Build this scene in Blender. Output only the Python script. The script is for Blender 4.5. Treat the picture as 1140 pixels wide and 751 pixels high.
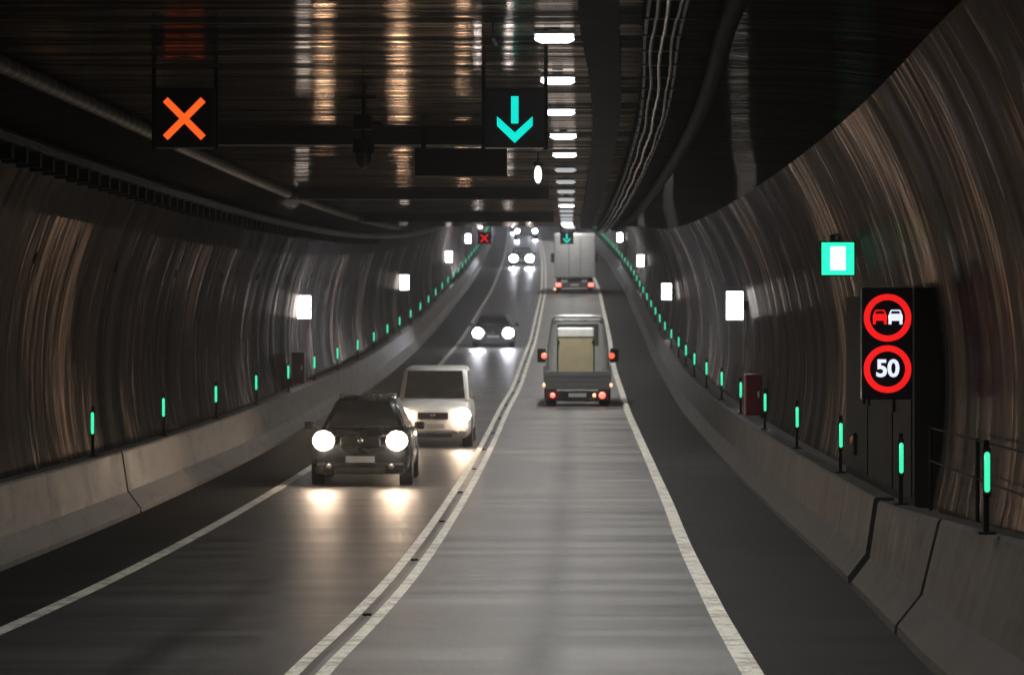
import bpy, bmesh, math, random
from mathutils import Vector, Matrix
random.seed(7)
S = bpy.context.scene
C = S.collection
for o in list(bpy.data.objects): bpy.data.objects.remove(o, do_unlink=True)

# ------------------------------------------------------------ camera
ZC = 2.76                       # camera height above the lowest point of the road
cd = bpy.data.cameras.new("camera"); cam = bpy.data.objects.new("camera", cd); C.objects.link(cam)
cam.location = (0, 0, ZC); cam.rotation_euler = (math.radians(90), 0, 0)
cd.sensor_width = 36; cd.lens = 36 * 4000 / 1140.0; cd.clip_start = 0.5; cd.clip_end = 2000
cd.dof.use_dof = True; cd.dof.focus_distance = 42; cd.dof.aperture_fstop = 4.0
S.camera = cam

# ------------------------------------------------------------ world, exposure
w = bpy.data.worlds.new("World"); S.world = w; w.use_nodes = True
w.node_tree.nodes["Background"].inputs[0].default_value = (0.5, 0.5, 0.55, 1)
w.node_tree.nodes["Background"].inputs[1].default_value = 0.004
S.view_settings.view_transform = 'Standard'; S.view_settings.look = 'None'
S.view_settings.exposure = 0.0; S.view_settings.gamma = 1
S.render.engine = 'CYCLES'
S.cycles.use_denoising = True
S.cycles.use_light_tree = True
S.cycles.max_bounces = 6; S.cycles.diffuse_bounces = 3; S.cycles.glossy_bounces = 3
S.cycles.volume_bounces = 0
S.cycles.caustics_reflective = True; S.cycles.caustics_refractive = False
S.cycles.sample_clamp_indirect = 4.0
S.cycles.sample_clamp_direct = 0
HAZE = 0.0006
LUM = 6.0; LAMP_W = 125.0
WARM = (1.0, 0.74, 0.5); COOL = (0.82, 0.86, 1.0)

# ------------------------------------------------------------ alignment of the road
CP = [(-80, -2.1), (0, -2.05), (15, -1.95), (29, -1.66), (35, -1.455), (41.5, -1.27), (52, -1.065), (67, -.82), (90, -.46),
      (104, -.23), (121, .15), (138, .45), (151, .70), (164, .96), (199, 1.54), (226, 1.97), (265, 2.35), (300, 2.6),
      (365, 2.8), (560, 2.9)]
def cx(d):
    d = max(CP[0][0], min(CP[-1][0] - 1e-3, d))
    i = 0
    while CP[i + 1][0] <= d: i += 1
    def m(k):
        k0 = max(0, k - 1); k1 = min(len(CP) - 1, k + 1)
        return (CP[k1][1] - CP[k0][1]) / (CP[k1][0] - CP[k0][0])
    x0, y0 = CP[i]; x1, y1 = CP[i + 1]; h = x1 - x0; t = (d - x0) / h
    return ((2*t**3-3*t*t+1)*y0 + (t**3-2*t*t+t)*h*m(i) + (-2*t**3+3*t*t)*y1 + (t**3-t*t)*h*m(i+1))
def cz(d):
    e = min(max(d, -40), 180); z = .00018 * (e - 42.5)**2
    if d > 180: z += .0495 * (d - 180)
    if d < -40: z += .0297 * (-40 - d)
    return z
def pt(d, off, h): return Vector((cx(d) + off, d, cz(d) + h))
def slope(d): return (cz(d + .5) - cz(d - .5))
def head(d): return math.atan(cx(d + .5) - cx(d - .5))
def steps(a, b, st):
    n = max(1, int(math.ceil((b - a) / st))); return [a + (b - a) * i / n for i in range(n + 1)]

# ------------------------------------------------------------ materials
MATS = {}
def mat(name, col=(.5, .5, .5), rough=.5, metal=0, emit=None, es=0, spec=None, coat=0):
    if name in MATS: return MATS[name]
    m = bpy.data.materials.new(name); m.use_nodes = True
    b = m.node_tree.nodes["Principled BSDF"]
    b.inputs["Base Color"].default_value = (*col, 1); b.inputs["Roughness"].default_value = rough
    b.inputs["Metallic"].default_value = metal
    if spec is not None: b.inputs["Specular IOR Level"].default_value = spec
    if coat: b.inputs["Coat Weight"].default_value = coat
    if emit:
        b.inputs["Emission Color"].default_value = (*emit, 1); b.inputs["Emission Strength"].default_value = es
    elif name not in NOVAR:
        nt = m.node_tree; N = nt.nodes; L = nt.links
        tc = N.new("ShaderNodeTexCoord"); no = N.new("ShaderNodeTexNoise"); no.inputs["Scale"].default_value = 3.5
        no.inputs["Detail"].default_value = 6; L.new(tc.outputs["Object"], no.inputs["Vector"])
        mr = N.new("ShaderNodeMapRange"); mr.inputs[3].default_value = .75; mr.inputs[4].default_value = 1.2
        L.new(no.outputs["Fac"], mr.inputs[0])
        mx = N.new("ShaderNodeMix"); mx.data_type = 'RGBA'; mx.blend_type = 'MULTIPLY'; mx.inputs[0].default_value = 1
        mx.inputs[6].default_value = (*col, 1); L.new(mr.outputs[0], mx.inputs[7]); L.new(mx.outputs[2], b.inputs["Base Color"])
        r2 = N.new("ShaderNodeMapRange"); r2.inputs[3].default_value = max(.02, rough - .1); r2.inputs[4].default_value = min(1, rough + .12)
        L.new(no.outputs["Fac"], r2.inputs[0]); L.new(r2.outputs[0], b.inputs["Roughness"])
    MATS[name] = m; return m
NOVAR = set()

class G:
    """small node-graph helper"""
    def __init__(s, name):
        s.m = bpy.data.materials.new(name); s.m.use_nodes = True; MATS[name] = s.m
        s.N = s.m.node_tree.nodes; s.L = s.m.node_tree.links; s.b = s.N["Principled BSDF"]
        uv = s.N.new("ShaderNodeUVMap"); uv.uv_map = "UVMap"; s.uv = uv.outputs[0]
        sx = s.N.new("ShaderNodeSeparateXYZ"); s.L.new(s.uv, sx.inputs[0]); s.u = sx.outputs[0]; s.v = sx.outputs[1]
    def scaled(s, a, b, off=0):
        mp = s.N.new("ShaderNodeMapping"); mp.inputs["Scale"].default_value = (a, b, 1); mp.inputs["Location"].default_value = (off, off * .7, off)
        s.L.new(s.uv, mp.inputs[0]); return mp.outputs[0]
    def noise(s, a, b, off=0, detail=4, rough=.55):
        n = s.N.new("ShaderNodeTexNoise"); n.inputs["Scale"].default_value = 1; n.inputs["Detail"].default_value = detail
        n.inputs["Roughness"].default_value = rough
        s.L.new(s.scaled(a, b, off), n.inputs["Vector"]); return n.outputs["Fac"]
    def math(s, op, a, b=None, c=None):
        n = s.N.new("ShaderNodeMath"); n.operation = op
        for i, v in enumerate((a, b, c)):
            if v is None: continue
            if isinstance(v, (int, float)): n.inputs[i].default_value = v
            else: s.L.new(v, n.inputs[i])
        return n.outputs[0]
    def rng(s, x, a, b, c, d):
        n = s.N.new("ShaderNodeMapRange"); s.L.new(x, n.inputs[0])
        for i, v in enumerate((a, b, c, d)): n.inputs[i + 1].default_value = v
        return n.outputs[0]
    def mix(s, f, a, b, mode='MIX'):
        n = s.N.new("ShaderNodeMix"); n.data_type = 'RGBA'; n.blend_type = mode
        for i, v in ((0, f), (6, a), (7, b)):
            if isinstance(v, tuple): n.inputs[i].default_value = (*v, 1)
            elif isinstance(v, (int, float)): n.inputs[i].default_value = v
            else: s.L.new(v, n.inputs[i])
        return n.outputs[2]
    def bump(s, h, st, dist=.02):
        n = s.N.new("ShaderNodeBump"); n.inputs["Strength"].default_value = st; n.inputs["Distance"].default_value = dist
        s.L.new(h, n.inputs["Height"]); s.L.new(n.outputs[0], s.b.inputs["Normal"])
    def joint(s, coord, period, width, off=0):
        f = s.math('MODULO', s.math('ADD', coord, 1000 * period + off), period)
        return s.math('LESS_THAN', f, width)
    def out(s, col=None, rough=None):
        if col is not None: s.L.new(col, s.b.inputs["Base Color"])
        if rough is not None:
            if isinstance(rough, float): s.b.inputs["Roughness"].default_value = rough
            else: s.L.new(rough, s.b.inputs["Roughness"])

def duo(g, col, rough, glosscol):
    """diffuse coat plus a weak tinted gloss"""
    df = g.N.new("ShaderNodeBsdfDiffuse"); gl = g.N.new("ShaderNodeBsdfAnisotropic"); ad = g.N.new("ShaderNodeAddShader")
    g.L.new(col, df.inputs["Color"]); g.L.new(glosscol, gl.inputs["Color"]); g.L.new(rough, gl.inputs["Roughness"])
    for n_ in g.N:
        if n_.type == 'BUMP': g.L.new(n_.outputs[0], gl.inputs["Normal"]); g.L.new(n_.outputs[0], df.inputs["Normal"])
    g.L.new(df.outputs[0], ad.inputs[0]); g.L.new(gl.outputs[0], ad.inputs[1])
    o = [n_ for n_ in g.N if n_.type == 'OUTPUT_MATERIAL'][0]; g.L.new(ad.outputs[0], o.inputs["Surface"]); g.N.remove(g.b)
def wall_mat(nm="painted_lining", top=None):
    g = G(nm)
    n1 = g.noise(.8, .03, 0, 2, .5); n2 = g.noise(.35, .25, 5, 4); n3 = g.noise(2.3, .05, 9, 2)
    c = g.mix(g.rng(n1, .40, .64, 0, 1), (.018, .0165, .0155), (.030, .027, .025))
    c = g.mix(g.rng(n2, .35, .7, 0, .75), c, (.024, .020, .018))
    j = g.joint(g.u, 2.0, .05)
    g.b.inputs['Specular Tint'].default_value = (1, .74, .62, 1); g.b.inputs['Specular IOR Level'].default_value = .10
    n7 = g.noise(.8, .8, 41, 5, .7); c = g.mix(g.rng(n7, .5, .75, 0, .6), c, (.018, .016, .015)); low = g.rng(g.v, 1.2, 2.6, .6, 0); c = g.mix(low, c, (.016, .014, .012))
    c = g.mix(g.math('MULTIPLY', j, .85), c, (.010, .009, .008)); hz_ = g.joint(g.v, 1.55, .025, .4); c = g.mix(g.math('MULTIPLY', hz_, .5), c, (.012, .011, .010))
    rough_top = 0.0
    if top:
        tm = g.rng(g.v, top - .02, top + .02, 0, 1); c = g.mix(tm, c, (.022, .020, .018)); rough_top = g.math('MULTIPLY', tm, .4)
    ro = g.math('ADD', g.rng(n3, .35, .65, .04, .16), g.rng(n1, .4, .62, .12, .26))
    n5 = g.noise(.16, .10, 21, 4); n8 = g.noise(3.6, .45, 51, 4, .65); gc = g.mix(g.rng(g.math('ADD', g.math('MULTIPLY', n8, .8), g.math('MULTIPLY', n5, .8)), .83, 1.10, 0, 1), (.028, .0255, .024), (.30, .228, .182))
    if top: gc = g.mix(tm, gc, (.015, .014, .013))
    g.bump(g.math('ADD', n1, g.math('MULTIPLY', n3, .05)), 1.0, .085)
    duo(g, c, ro, gc)
    return g.m
def ceil_mat():
    g = G("dark_ceiling_panels")
    n1 = g.noise(4.0, .03, 0, 3, .55); n2 = g.noise(.6, .5, 3)
    c = g.mix(g.rng(n1, .3, .7, 0, 1), (.016, .0145, .013), (.045, .040, .036))
    c = g.mix(g.math('MULTIPLY', g.joint(g.u, 1.25, .05), .9), c, (.01, .01, .01))
    n4 = g.noise(2.2, .22, 11, 3)
    gc = g.mix(g.rng(n4, .42, .66, 0, 1), (.022, .019, .017), (.30, .24, .195))
    jn = g.joint(g.u, 1.25, .07); gc = g.mix(g.math('MULTIPLY', jn, .9), gc, (.01, .01, .01))
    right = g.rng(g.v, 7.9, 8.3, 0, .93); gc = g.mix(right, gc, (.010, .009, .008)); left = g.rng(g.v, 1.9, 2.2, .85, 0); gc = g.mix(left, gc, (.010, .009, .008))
    g.bump(g.math('ADD', n1, g.math('MULTIPLY', jn, -.3)), 1.0, .045)
    duo(g, c, g.rng(n2, .3, .7, .045, .10), gc)
    return g.m
def road_mat(name, a, b, r0=.34, r1=.5, tracks=0):
    g = G(name)
    n1 = g.noise(.6, .07, 0, 4, .65); n2 = g.noise(7, 11, 3, 6, .8); n6 = g.noise(.25, .5, 31, 4); n3 = g.noise(.12, 1.3, 7, 3)
    c = g.mix(g.rng(n1, .36, .64, 0, 1), a, b)  # transverse bands: luminaire light pools and surface grooves put into the colour
    c = g.mix(g.rng(n2, .3, .7, 0, .5), c, tuple(x * .55 for x in a))
    c = g.mix(g.rng(n6, .45, .7, 0, .45), c, tuple(x * .75 for x in a))
    c = g.mix(g.rng(n2, .40, .33, 0, .7), c, tuple(x * .45 for x in a)); sp = g.rng(n2, .58, .66, 0, .8); c = g.mix(sp, c, tuple(min(.6, x * 1.5) for x in b))
    if tracks:
        # dark oil strip down the middle of the lane
        t = g.math('ABSOLUTE', g.math('SUBTRACT', g.v, 1.78)); t = g.rng(t, .03, .30, .8, 0)
        c = g.mix(g.math('MULTIPLY', t, g.rng(n3, .3, .6, .4, 1)), c, tuple(x * .4 for x in a))
    g.out(c, g.rng(n1, .3, .7, r0, r1))
    g.b.inputs['Specular IOR Level'].default_value = .15 if name.startswith('shoulder') else .5
    g.bump(n2, .8, .012)
    return g.m
def barrier_mat(nm='barrier_concrete', k=.85):
    g = G(nm)
    n1 = g.noise(2.2, .8, 0, 6, .7); n2 = g.noise(9, 1.0, 4, 4); n3 = g.noise(30, 30, 8, 2)
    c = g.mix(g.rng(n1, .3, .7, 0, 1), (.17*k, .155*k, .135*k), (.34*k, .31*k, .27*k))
    n4 = g.noise(.7, 2.5, 14, 6, .75); c = g.mix(g.rng(n2, .5, .75, 0, .6), c, (.11*k, .095*k, .08*k)); c = g.mix(g.rng(n4, .50, .62, 0, .65), c, (.10*k, .09*k, .078*k)); c = g.mix(g.math('MULTIPLY', g.joint(g.u, 6.0, .05), .8), c, (.02, .018, .016))
    g.out(c, g.rng(n1, .3, .7, .5, .7)); g.b.inputs['Specular IOR Level'].default_value = .12 if k < .5 else .4; g.bump(n3, .2, .01)
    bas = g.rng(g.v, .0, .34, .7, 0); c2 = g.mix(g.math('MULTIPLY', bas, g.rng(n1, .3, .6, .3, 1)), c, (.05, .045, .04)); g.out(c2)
    return g.m
def paint_mat():
    g = G("road_paint")
    n1 = g.noise(1.5, 1.5, 0, 5, .7); n2 = g.noise(20, 20, 4, 3)
    c = g.mix(g.rng(n1, .35, .7, 0, 1), (.78, .76, .66), (.55, .53, .46))
    n3 = g.noise(3.5, 2.5, 9, 5, .75); c = g.mix(g.rng(n3, .50, .60, 0, .75), c, (.20, .19, .17)); c = g.mix(g.rng(n2, .55, .66, 0, .85), c, (.12, .115, .11))
    g.out(c, .5); return g.m
M_wall = wall_mat(); M_wallL = wall_mat('painted_lining_dark_top', 4.89); M_ceil = ceil_mat(); M_bar = barrier_mat(); M_bar2 = barrier_mat('dim_barrier_concrete', .16); M_paint = paint_mat()  # right barrier: same concrete darkened, its weaker light put into the colour
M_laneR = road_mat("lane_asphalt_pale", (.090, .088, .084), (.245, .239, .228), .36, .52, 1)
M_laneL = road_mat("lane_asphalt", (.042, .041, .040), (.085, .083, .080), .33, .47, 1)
M_shoulder = road_mat("shoulder_asphalt", (.014, .013, .012), (.026, .024, .022), .7, .85)

# ------------------------------------------------------------ object helpers
def tag(o, label=None, cat=None, group=None, kind=None):
    if label: o["label"] = label
    if cat: o["category"] = cat
    if group: o["group"] = group
    if kind: o["kind"] = kind
    return o
def link_mesh(name, me, m, parent=None, smooth=False):
    o = bpy.data.objects.new(name, me); C.objects.link(o)
    if m is not None:
        for x in (m if isinstance(m, (list, tuple)) else [m]): me.materials.append(x)
    if parent: o.parent = parent
    if smooth:
        for p in me.polygons: p.use_smooth = True
    return o
def obj(name, bm, m, parent=None, smooth=False):
    bmesh.ops.recalc_face_normals(bm, faces=bm.faces)
    me = bpy.data.meshes.new(name); bm.to_mesh(me); bm.free(); return link_mesh(name, me, m, parent, smooth)
def empty(name, loc=(0, 0, 0), rot=(0, 0, 0)):
    o = bpy.data.objects.new(name, None); C.objects.link(o); o.location = loc; o.rotation_euler = rot; o.empty_display_size = .2
    return o
def copy_tree(o, parent=None):
    c = o.copy(); C.objects.link(c); c.parent = parent
    for ch in o.children: copy_tree(ch, c)
    return c
def box(bm, a, b, bev=0):
    x0, y0, z0 = a; x1, y1, z1 = b
    r = bmesh.ops.create_cube(bm, size=1)
    for v in r['verts']:
        v.co = Vector((x0 + (v.co.x + .5) * (x1 - x0), y0 + (v.co.y + .5) * (y1 - y0), z0 + (v.co.z + .5) * (z1 - z0)))
    if bev:
        es = list({e for v in r['verts'] for e in v.link_edges})
        bmesh.ops.bevel(bm, geom=es, offset=bev, segments=2, affect='EDGES', profile=.5)
    return bm
def bx(a, b, bev=0): return box(bmesh.new(), a, b, bev)
def cyl(bm, p0, p1, r, n=16, r2=None):
    p0 = Vector(p0); p1 = Vector(p1); d = p1 - p0
    mt = Matrix.Translation((p0 + p1) / 2) @ d.to_track_quat('Z', 'Y').to_matrix().to_4x4()
    bmesh.ops.create_cone(bm, cap_ends=True, segments=n, radius1=r, radius2=r if r2 is None else r2, depth=d.length, matrix=mt)
    return bm
def cy(p0, p1, r, n=16, r2=None): return cyl(bmesh.new(), p0, p1, r, n, r2)
def ball(c, rad, seg=20):
    bm = bmesh.new(); bmesh.ops.create_uvsphere(bm, u_segments=seg, v_segments=seg // 2, radius=1)
    for v in bm.verts: v.co = Vector((c[0] + v.co.x * rad[0], c[1] + v.co.y * rad[1], c[2] + v.co.z * rad[2]))
    return bm
def poly(pts, y0, y1):
    """extrude an x-z outline between two y values"""
    bm = bmesh.new(); A = [bm.verts.new((x, y0, z)) for x, z in pts]; B = [bm.verts.new((x, y1, z)) for x, z in pts]
    n = len(pts); bm.faces.new(A); bm.faces.new(B[::-1])
    for i in range(n): bm.faces.new((A[i], B[i], B[(i + 1) % n], A[(i + 1) % n]))
    return bm
def sweep(name, prof, a, b, m, parent=None, st=2.0, closed=False, flip=False, smooth=True, ends=False, prof_uv=None):
    """sweep a cross-section [(offset, height)] along the tunnel between two distances"""
    ds = steps(a, b, st); n = len(prof); V = []; F = []; UV = []
    arc = [0]
    for i in range(1, n): arc.append(arc[-1] + math.hypot(prof[i][0] - prof[i-1][0], prof[i][1] - prof[i-1][1]))
    arc.append(arc[-1] + math.hypot(prof[0][0] - prof[-1][0], prof[0][1] - prof[-1][1]))
    for d in ds:
        for o_, h in prof: V.append(pt(d, o_, h))
    k = n if closed else n - 1
    for i in range(len(ds) - 1):
        for j in range(k):
            j2 = (j + 1) % n
            f = (i*n + j, i*n + j2, (i+1)*n + j2, (i+1)*n + j); uv = ((ds[i], arc[j]), (ds[i], arc[j+1]), (ds[i+1], arc[j+1]), (ds[i+1], arc[j]))
            if flip: f = f[::-1]; uv = uv[::-1]
            F.append(f); UV += uv
    if ends:
        F.append(tuple(range(n))); UV += [(prof[i][0], prof[i][1]) for i in range(n)]
        e = (len(ds) - 1) * n; F.append(tuple(e + i for i in range(n))[::-1]); UV += [(prof[n-1-i][0], prof[n-1-i][1]) for i in range(n)]
    me = bpy.data.meshes.new(name); me.from_pydata(V, [], F); l = me.uv_layers.new(name="UVMap")
    for i, uv in enumerate(UV): l.data[i].uv = uv
    if closed or ends:
        bm = bmesh.new(); bm.from_mesh(me); bmesh.ops.recalc_face_normals(bm, faces=bm.faces); bm.to_mesh(me); bm.free()
    return link_mesh(name, me, m, parent, smooth)
def ordinal(n):
    W = ["nearest", "second", "third", "fourth", "fifth", "sixth", "seventh", "eighth", "ninth", "tenth"]
    if n < 10: return W[n]
    k = n + 1; s = "th" if 10 <= k % 100 <= 20 else {1: "st", 2: "nd", 3: "rd"}.get(k % 10, "th"); return f"{k}{s}"

D0, D1 = -40, 520
LW, RW = -4.80, 5.08          # barrier feet
# ------------------------------------------------------------ the carriageway
tag(sweep("tunnel_floor", [(-7.2, -.30), (7.4, -.30)], D0, D1, mat("floor_concrete", (.12, .11, .1), .7), flip=True), kind="structure")
g = sweep("shoulder_pavement", [(-5.2, -.004), (5.5, -.004)], D0, D1, M_shoulder, flip=True); tag(g, kind="structure")
tag(sweep("oncoming_lane", [(-3.30, 0), (-.0, 0)], D0, D1, M_laneL, flip=True), kind="structure")
tag(sweep("driving_lane", [(.002, 0), (3.52, 0)], D0, D1, M_laneR, flip=True), kind="structure")
for nm, a, b in (("edge_line", -3.37, -3.20), ("edge_line", 3.42, 3.60), ("centre_line", -.185, -.065), ("centre_line", .065, .185)):
    tag(sweep(nm, [(a, .004), (b, .004)], D0, D1, M_paint, flip=True, st=1.5), kind="structure")

def table(T, d):
    if d <= T[0][0]: return T[0][1]
    for (a, p), (b, q) in zip(T, T[1:]):
        if d <= b:
            t_ = (d - a) / (b - a); i = T.index((a, p)); i0 = max(0, i - 1); i3 = min(len(T) - 1, i + 2); h = b - a
            m0 = (q - T[i0][1]) / (b - T[i0][0]); m1 = (T[i3][1] - p) / (T[i3][0] - a)
            return (2*t_**3-3*t_*t_+1)*p + (t_**3-2*t_*t_+t_)*h*m0 + (-2*t_**3+3*t_*t_)*q + (t_**3-t_*t_)*h*m1
    return T[-1][1]
RT = [(20, .13), (29, .10), (36, -.03), (46, -.08), (60, .0), (80, .06), (104, .05), (130, -.05), (172, 0), (200, 0)]
for o in C.objects:
    if o.name in ("driving_lane", "edge_line.001"):
        for v in o.data.vertices:
            if v.co.x - cx(v.co.y) > 1: v.co.x += table(RT, v.co.y)

# ------------------------------------------------------------ tunnel lining: walls and ceiling
AX, AZ, AR = .14, 2.2, 5.9
HC = 5.4
def arc(sign, z0, z1, n=26, r=AR):
    t0 = math.asin((z0 - AZ) / r); t1 = math.asin((z1 - AZ) / r)
    return [(AX + sign * r * math.cos(t0 + (t1 - t0) * i / n), AZ + r * math.sin(t0 + (t1 - t0) * i / n)) for i in range(n + 1)]
tun = tag(empty("tunnel_lining", pt(0, 0, 0)), "dark arched tunnel lining with streaky painted walls and ribbed flat ceiling", "tunnel")
def child_keep(o, p):
    o.parent = p; o.matrix_parent_inverse = Matrix.Translation(-p.location); return o
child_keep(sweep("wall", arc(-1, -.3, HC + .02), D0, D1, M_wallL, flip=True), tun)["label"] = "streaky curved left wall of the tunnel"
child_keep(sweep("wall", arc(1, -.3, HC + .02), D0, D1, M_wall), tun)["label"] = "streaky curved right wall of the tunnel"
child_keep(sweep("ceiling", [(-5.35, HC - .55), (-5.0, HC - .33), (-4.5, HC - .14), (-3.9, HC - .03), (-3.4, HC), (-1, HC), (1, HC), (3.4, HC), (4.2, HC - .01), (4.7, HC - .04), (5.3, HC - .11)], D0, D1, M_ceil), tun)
M_blk = mat("black_steel", (.010, .010, .010), .75, spec=.08)
M_dark = mat("dark_grey_steel", (.035, .035, .036), .45, .3)
# anchor holes on the left wall
bmh = []
for k in range(40):
    d = 41 + k * 8.9
    h = 3.85; t = math.asin((h - AZ) / AR); off = AX - AR * math.cos(t)
    p = pt(d, off, h); q = Vector((math.cos(t), 0, -math.sin(t)))
    child_keep(obj("anchor_hole", cy(p - q * .02, p + q * .02, .075, 10), M_blk), tun)

# barriers
def barrier(sign, foot, a, b, label):
    pr = [(foot, -.003), (foot, .07), (foot + sign * .20, .33), (foot + sign * .29, .93), (foot + sign * .31, .96), (foot + sign * .52, .96), (foot + sign * .54, -.003)]
    if sign < 0: pr = pr[::1]
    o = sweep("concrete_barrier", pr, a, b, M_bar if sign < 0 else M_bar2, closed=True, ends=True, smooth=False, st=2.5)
    return tag(o, label, "barrier", "concrete barriers along the tunnel walls")
barrier(-1, LW, D0, 56.0, "pale concrete barrier along the left wall, nearest piece up to the dark joint")
barrier(-1, LW, 56.16, D1, "long pale concrete barrier along left wall beyond the dark joint")
def flare(o):
    for v in o.data.vertices:
        d = v.co.y; k = max(0, min(1.25, (39 - d) / 11)); h = (v.co.z - cz(d)) / .96
        v.co.z += .20 * k * h; v.co.x += .22 * k * h
barrier(1, RW, D0, 33.3, "concrete barrier piece at the lower right corner of the photo")
barrier(1, RW - .02, 33.36, 39.6, "short concrete barrier piece in front of the dark cabinet wall on the right")
for o in C.objects:
    if o.name.startswith("concrete_barrier") and min(v.co.y for v in o.data.vertices) < 39 and o.data.vertices[0].co.x > 0: flare(o)
barrier(1, RW, 40.5, D1, "long concrete barrier along the right wall beyond the narrow gap")
for s_, a, b in ((-1, -6.1, -5.34), (1, 5.62, 6.1)):
    if s_ < 0: sweep("walkway_left", [(a, .90), (b, .90)], D0, D1, mat("ledge", (.03, .028, .026), .8), flip=True)["kind"] = "structure"
    else: sweep("walkway_right", [(a, .90), (b, .90)], D0, D1, mat("ledge", (.03, .028, .026), .8), flip=True)["kind"] = "structure"

# ------------------------------------------------------------ ceiling fittings
M_conc_d = mat("beam_concrete", (.022, .021, .02), .8)
for i, d in enumerate((24.8, 45.5, 66, 87)):
    o = sweep("ceiling_beam", [(-3.1, HC + .02), (-3.1, HC - .20), (1.52, HC - .20), (1.52, HC + .02)], d, d + .5, M_conc_d, closed=True, ends=True, smooth=False)
    tag(o, f"dark beam crossing under the ceiling, {ordinal(i)} of the row", "beam", "beams across the ceiling")
gp_ = G("galvanised_duct"); gp_.b.inputs["Specular IOR Level"].default_value = .15
gj = gp_.joint(gp_.u, .55, .12); gn = gp_.noise(.8, 3, 0, 4)
gp_.out(gp_.mix(gj, gp_.mix(gp_.rng(gn, .35, .65, 0, 1), (.03, .026, .02), (.10, .085, .06)), (.16, .15, .12)), .6); gp_.bump(gj, .8, .03); M_pipe = gp_.m
for i, (a, b) in enumerate(((-20, 24.7), (25.4, 45.4), (46.2, 65.9), (66.6, 86.9), (87.6, 107.9))):
    n = 14; pr = [(-3.28 + .085 * math.cos(2*math.pi*k/n), HC - .10 + .085 * math.sin(2*math.pi*k/n)) for k in range(n)]
    t = empty("duct_pipe", pt((a + b) / 2, -3.28, HC - .1)); tag(t, f"pale ribbed duct under the ceiling on the left, {ordinal(i)} length", "duct", "ducts along the left of the ceiling")
    child_keep(sweep("pipe", pr, a, b, M_pipe, closed=True, ends=True, st=1), t)
# cable ladder above the left wall with hanging brackets
t = empty("cable_ladder", pt(60, -4.55, 4.9)); tag(t, "dark cable ladder on toothed brackets above the left wall", "cable ladder")
child_keep(sweep("rail", [(-4.75, 4.98), (-4.75, 5.06), (-4.40, 5.06), (-4.40, 4.98)], D0, 330, M_dark, closed=True, ends=True, smooth=False), t)
b0 = None
for k in range(96):
    if b0 is None: b0 = obj("bracket", bx((-.145, -.12, 0), (.145, .12, .17)), M_blk); o = b0
    else: o = b0.copy(); C.objects.link(o)
    o.location = pt(18 + k * 1.05, -4.575, 4.80); child_keep(o, t)
child_keep(sweep("cable", [(-4.66, 5.07), (-4.66, 5.13), (-4.5, 5.15), (-4.48, 5.07)], D0, 330, mat("cable_sheath", (.06, .055, .05), .45), closed=True, ends=True), t)
# right: recessed dark channel, glinting cable tray, dark pipe
o = sweep("cable_channel", [(2.20, HC + .01), (2.20, HC - .10), (2.52, HC - .10), (2.52, HC + .01)], D0, D1, M_blk, closed=True, ends=True, smooth=False)
tag(o, "flat black cable channel on the ceiling right of the lamps", "cable channel")
t = empty("cable_tray", pt(60, 2.88, HC - .15)); tag(t, "steel cable tray with glinting cables under the ceiling right of the lamps", "cable tray")
M_st = mat("bright_steel", (.30, .29, .27), .35, 1)
for off in (2.74, 3.02):
    child_keep(sweep("side_rail", [(off - .012, HC - .10), (off - .012, HC - .19), (off + .012, HC - .19), (off + .012, HC - .10)], D0, 420, M_dark, closed=True, ends=True, smooth=False), t)
b0 = None
for k in range(70):
    if b0 is None: b0 = obj("rung", bx((-.16, -.03, -.20), (.16, .03, -.005)), M_dark); o = b0
    else: o = b0.copy(); C.objects.link(o)
    o.location = pt(22 + k * 1.5, 2.88, HC); child_keep(o, t)
for j, off in enumerate((2.80, 2.88, 2.97)):
    V = []; n = 6; ds = steps(10, 230, .5); ph = random.random() * 6
    me = bpy.data.meshes.new("cable"); F = []
    for d in ds:
        sag = -.025 * abs(math.sin(math.pi * (d - 22) / 1.5)) ; wob = .008 * math.sin(d * .9 + ph)
        for k in range(n):
            a = 2 * math.pi * k / n; V.append(pt(d, off + wob + .016 * math.cos(a), HC - .21 + sag + .016 * math.sin(a)))
    for i in range(len(ds) - 1):
        for k in range(n): F.append((i*n + k, i*n + (k+1) % n, (i+1)*n + (k+1) % n, (i+1)*n + k))
    me.from_pydata(V, [], F); child_keep(link_mesh("cable", me, M_st if j == 1 else mat("cable_sheath"), smooth=True), t)
n = 14; pr = [(3.42 + .085 * math.cos(2*math.pi*k/n), HC - .09 + .085 * math.sin(2*math.pi*k/n)) for k in range(n)]
tag(sweep("dark_pipe", pr, D0, 430, M_blk, closed=True, ends=True), "thick black pipe running under the ceiling on the right", "pipe")

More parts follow.
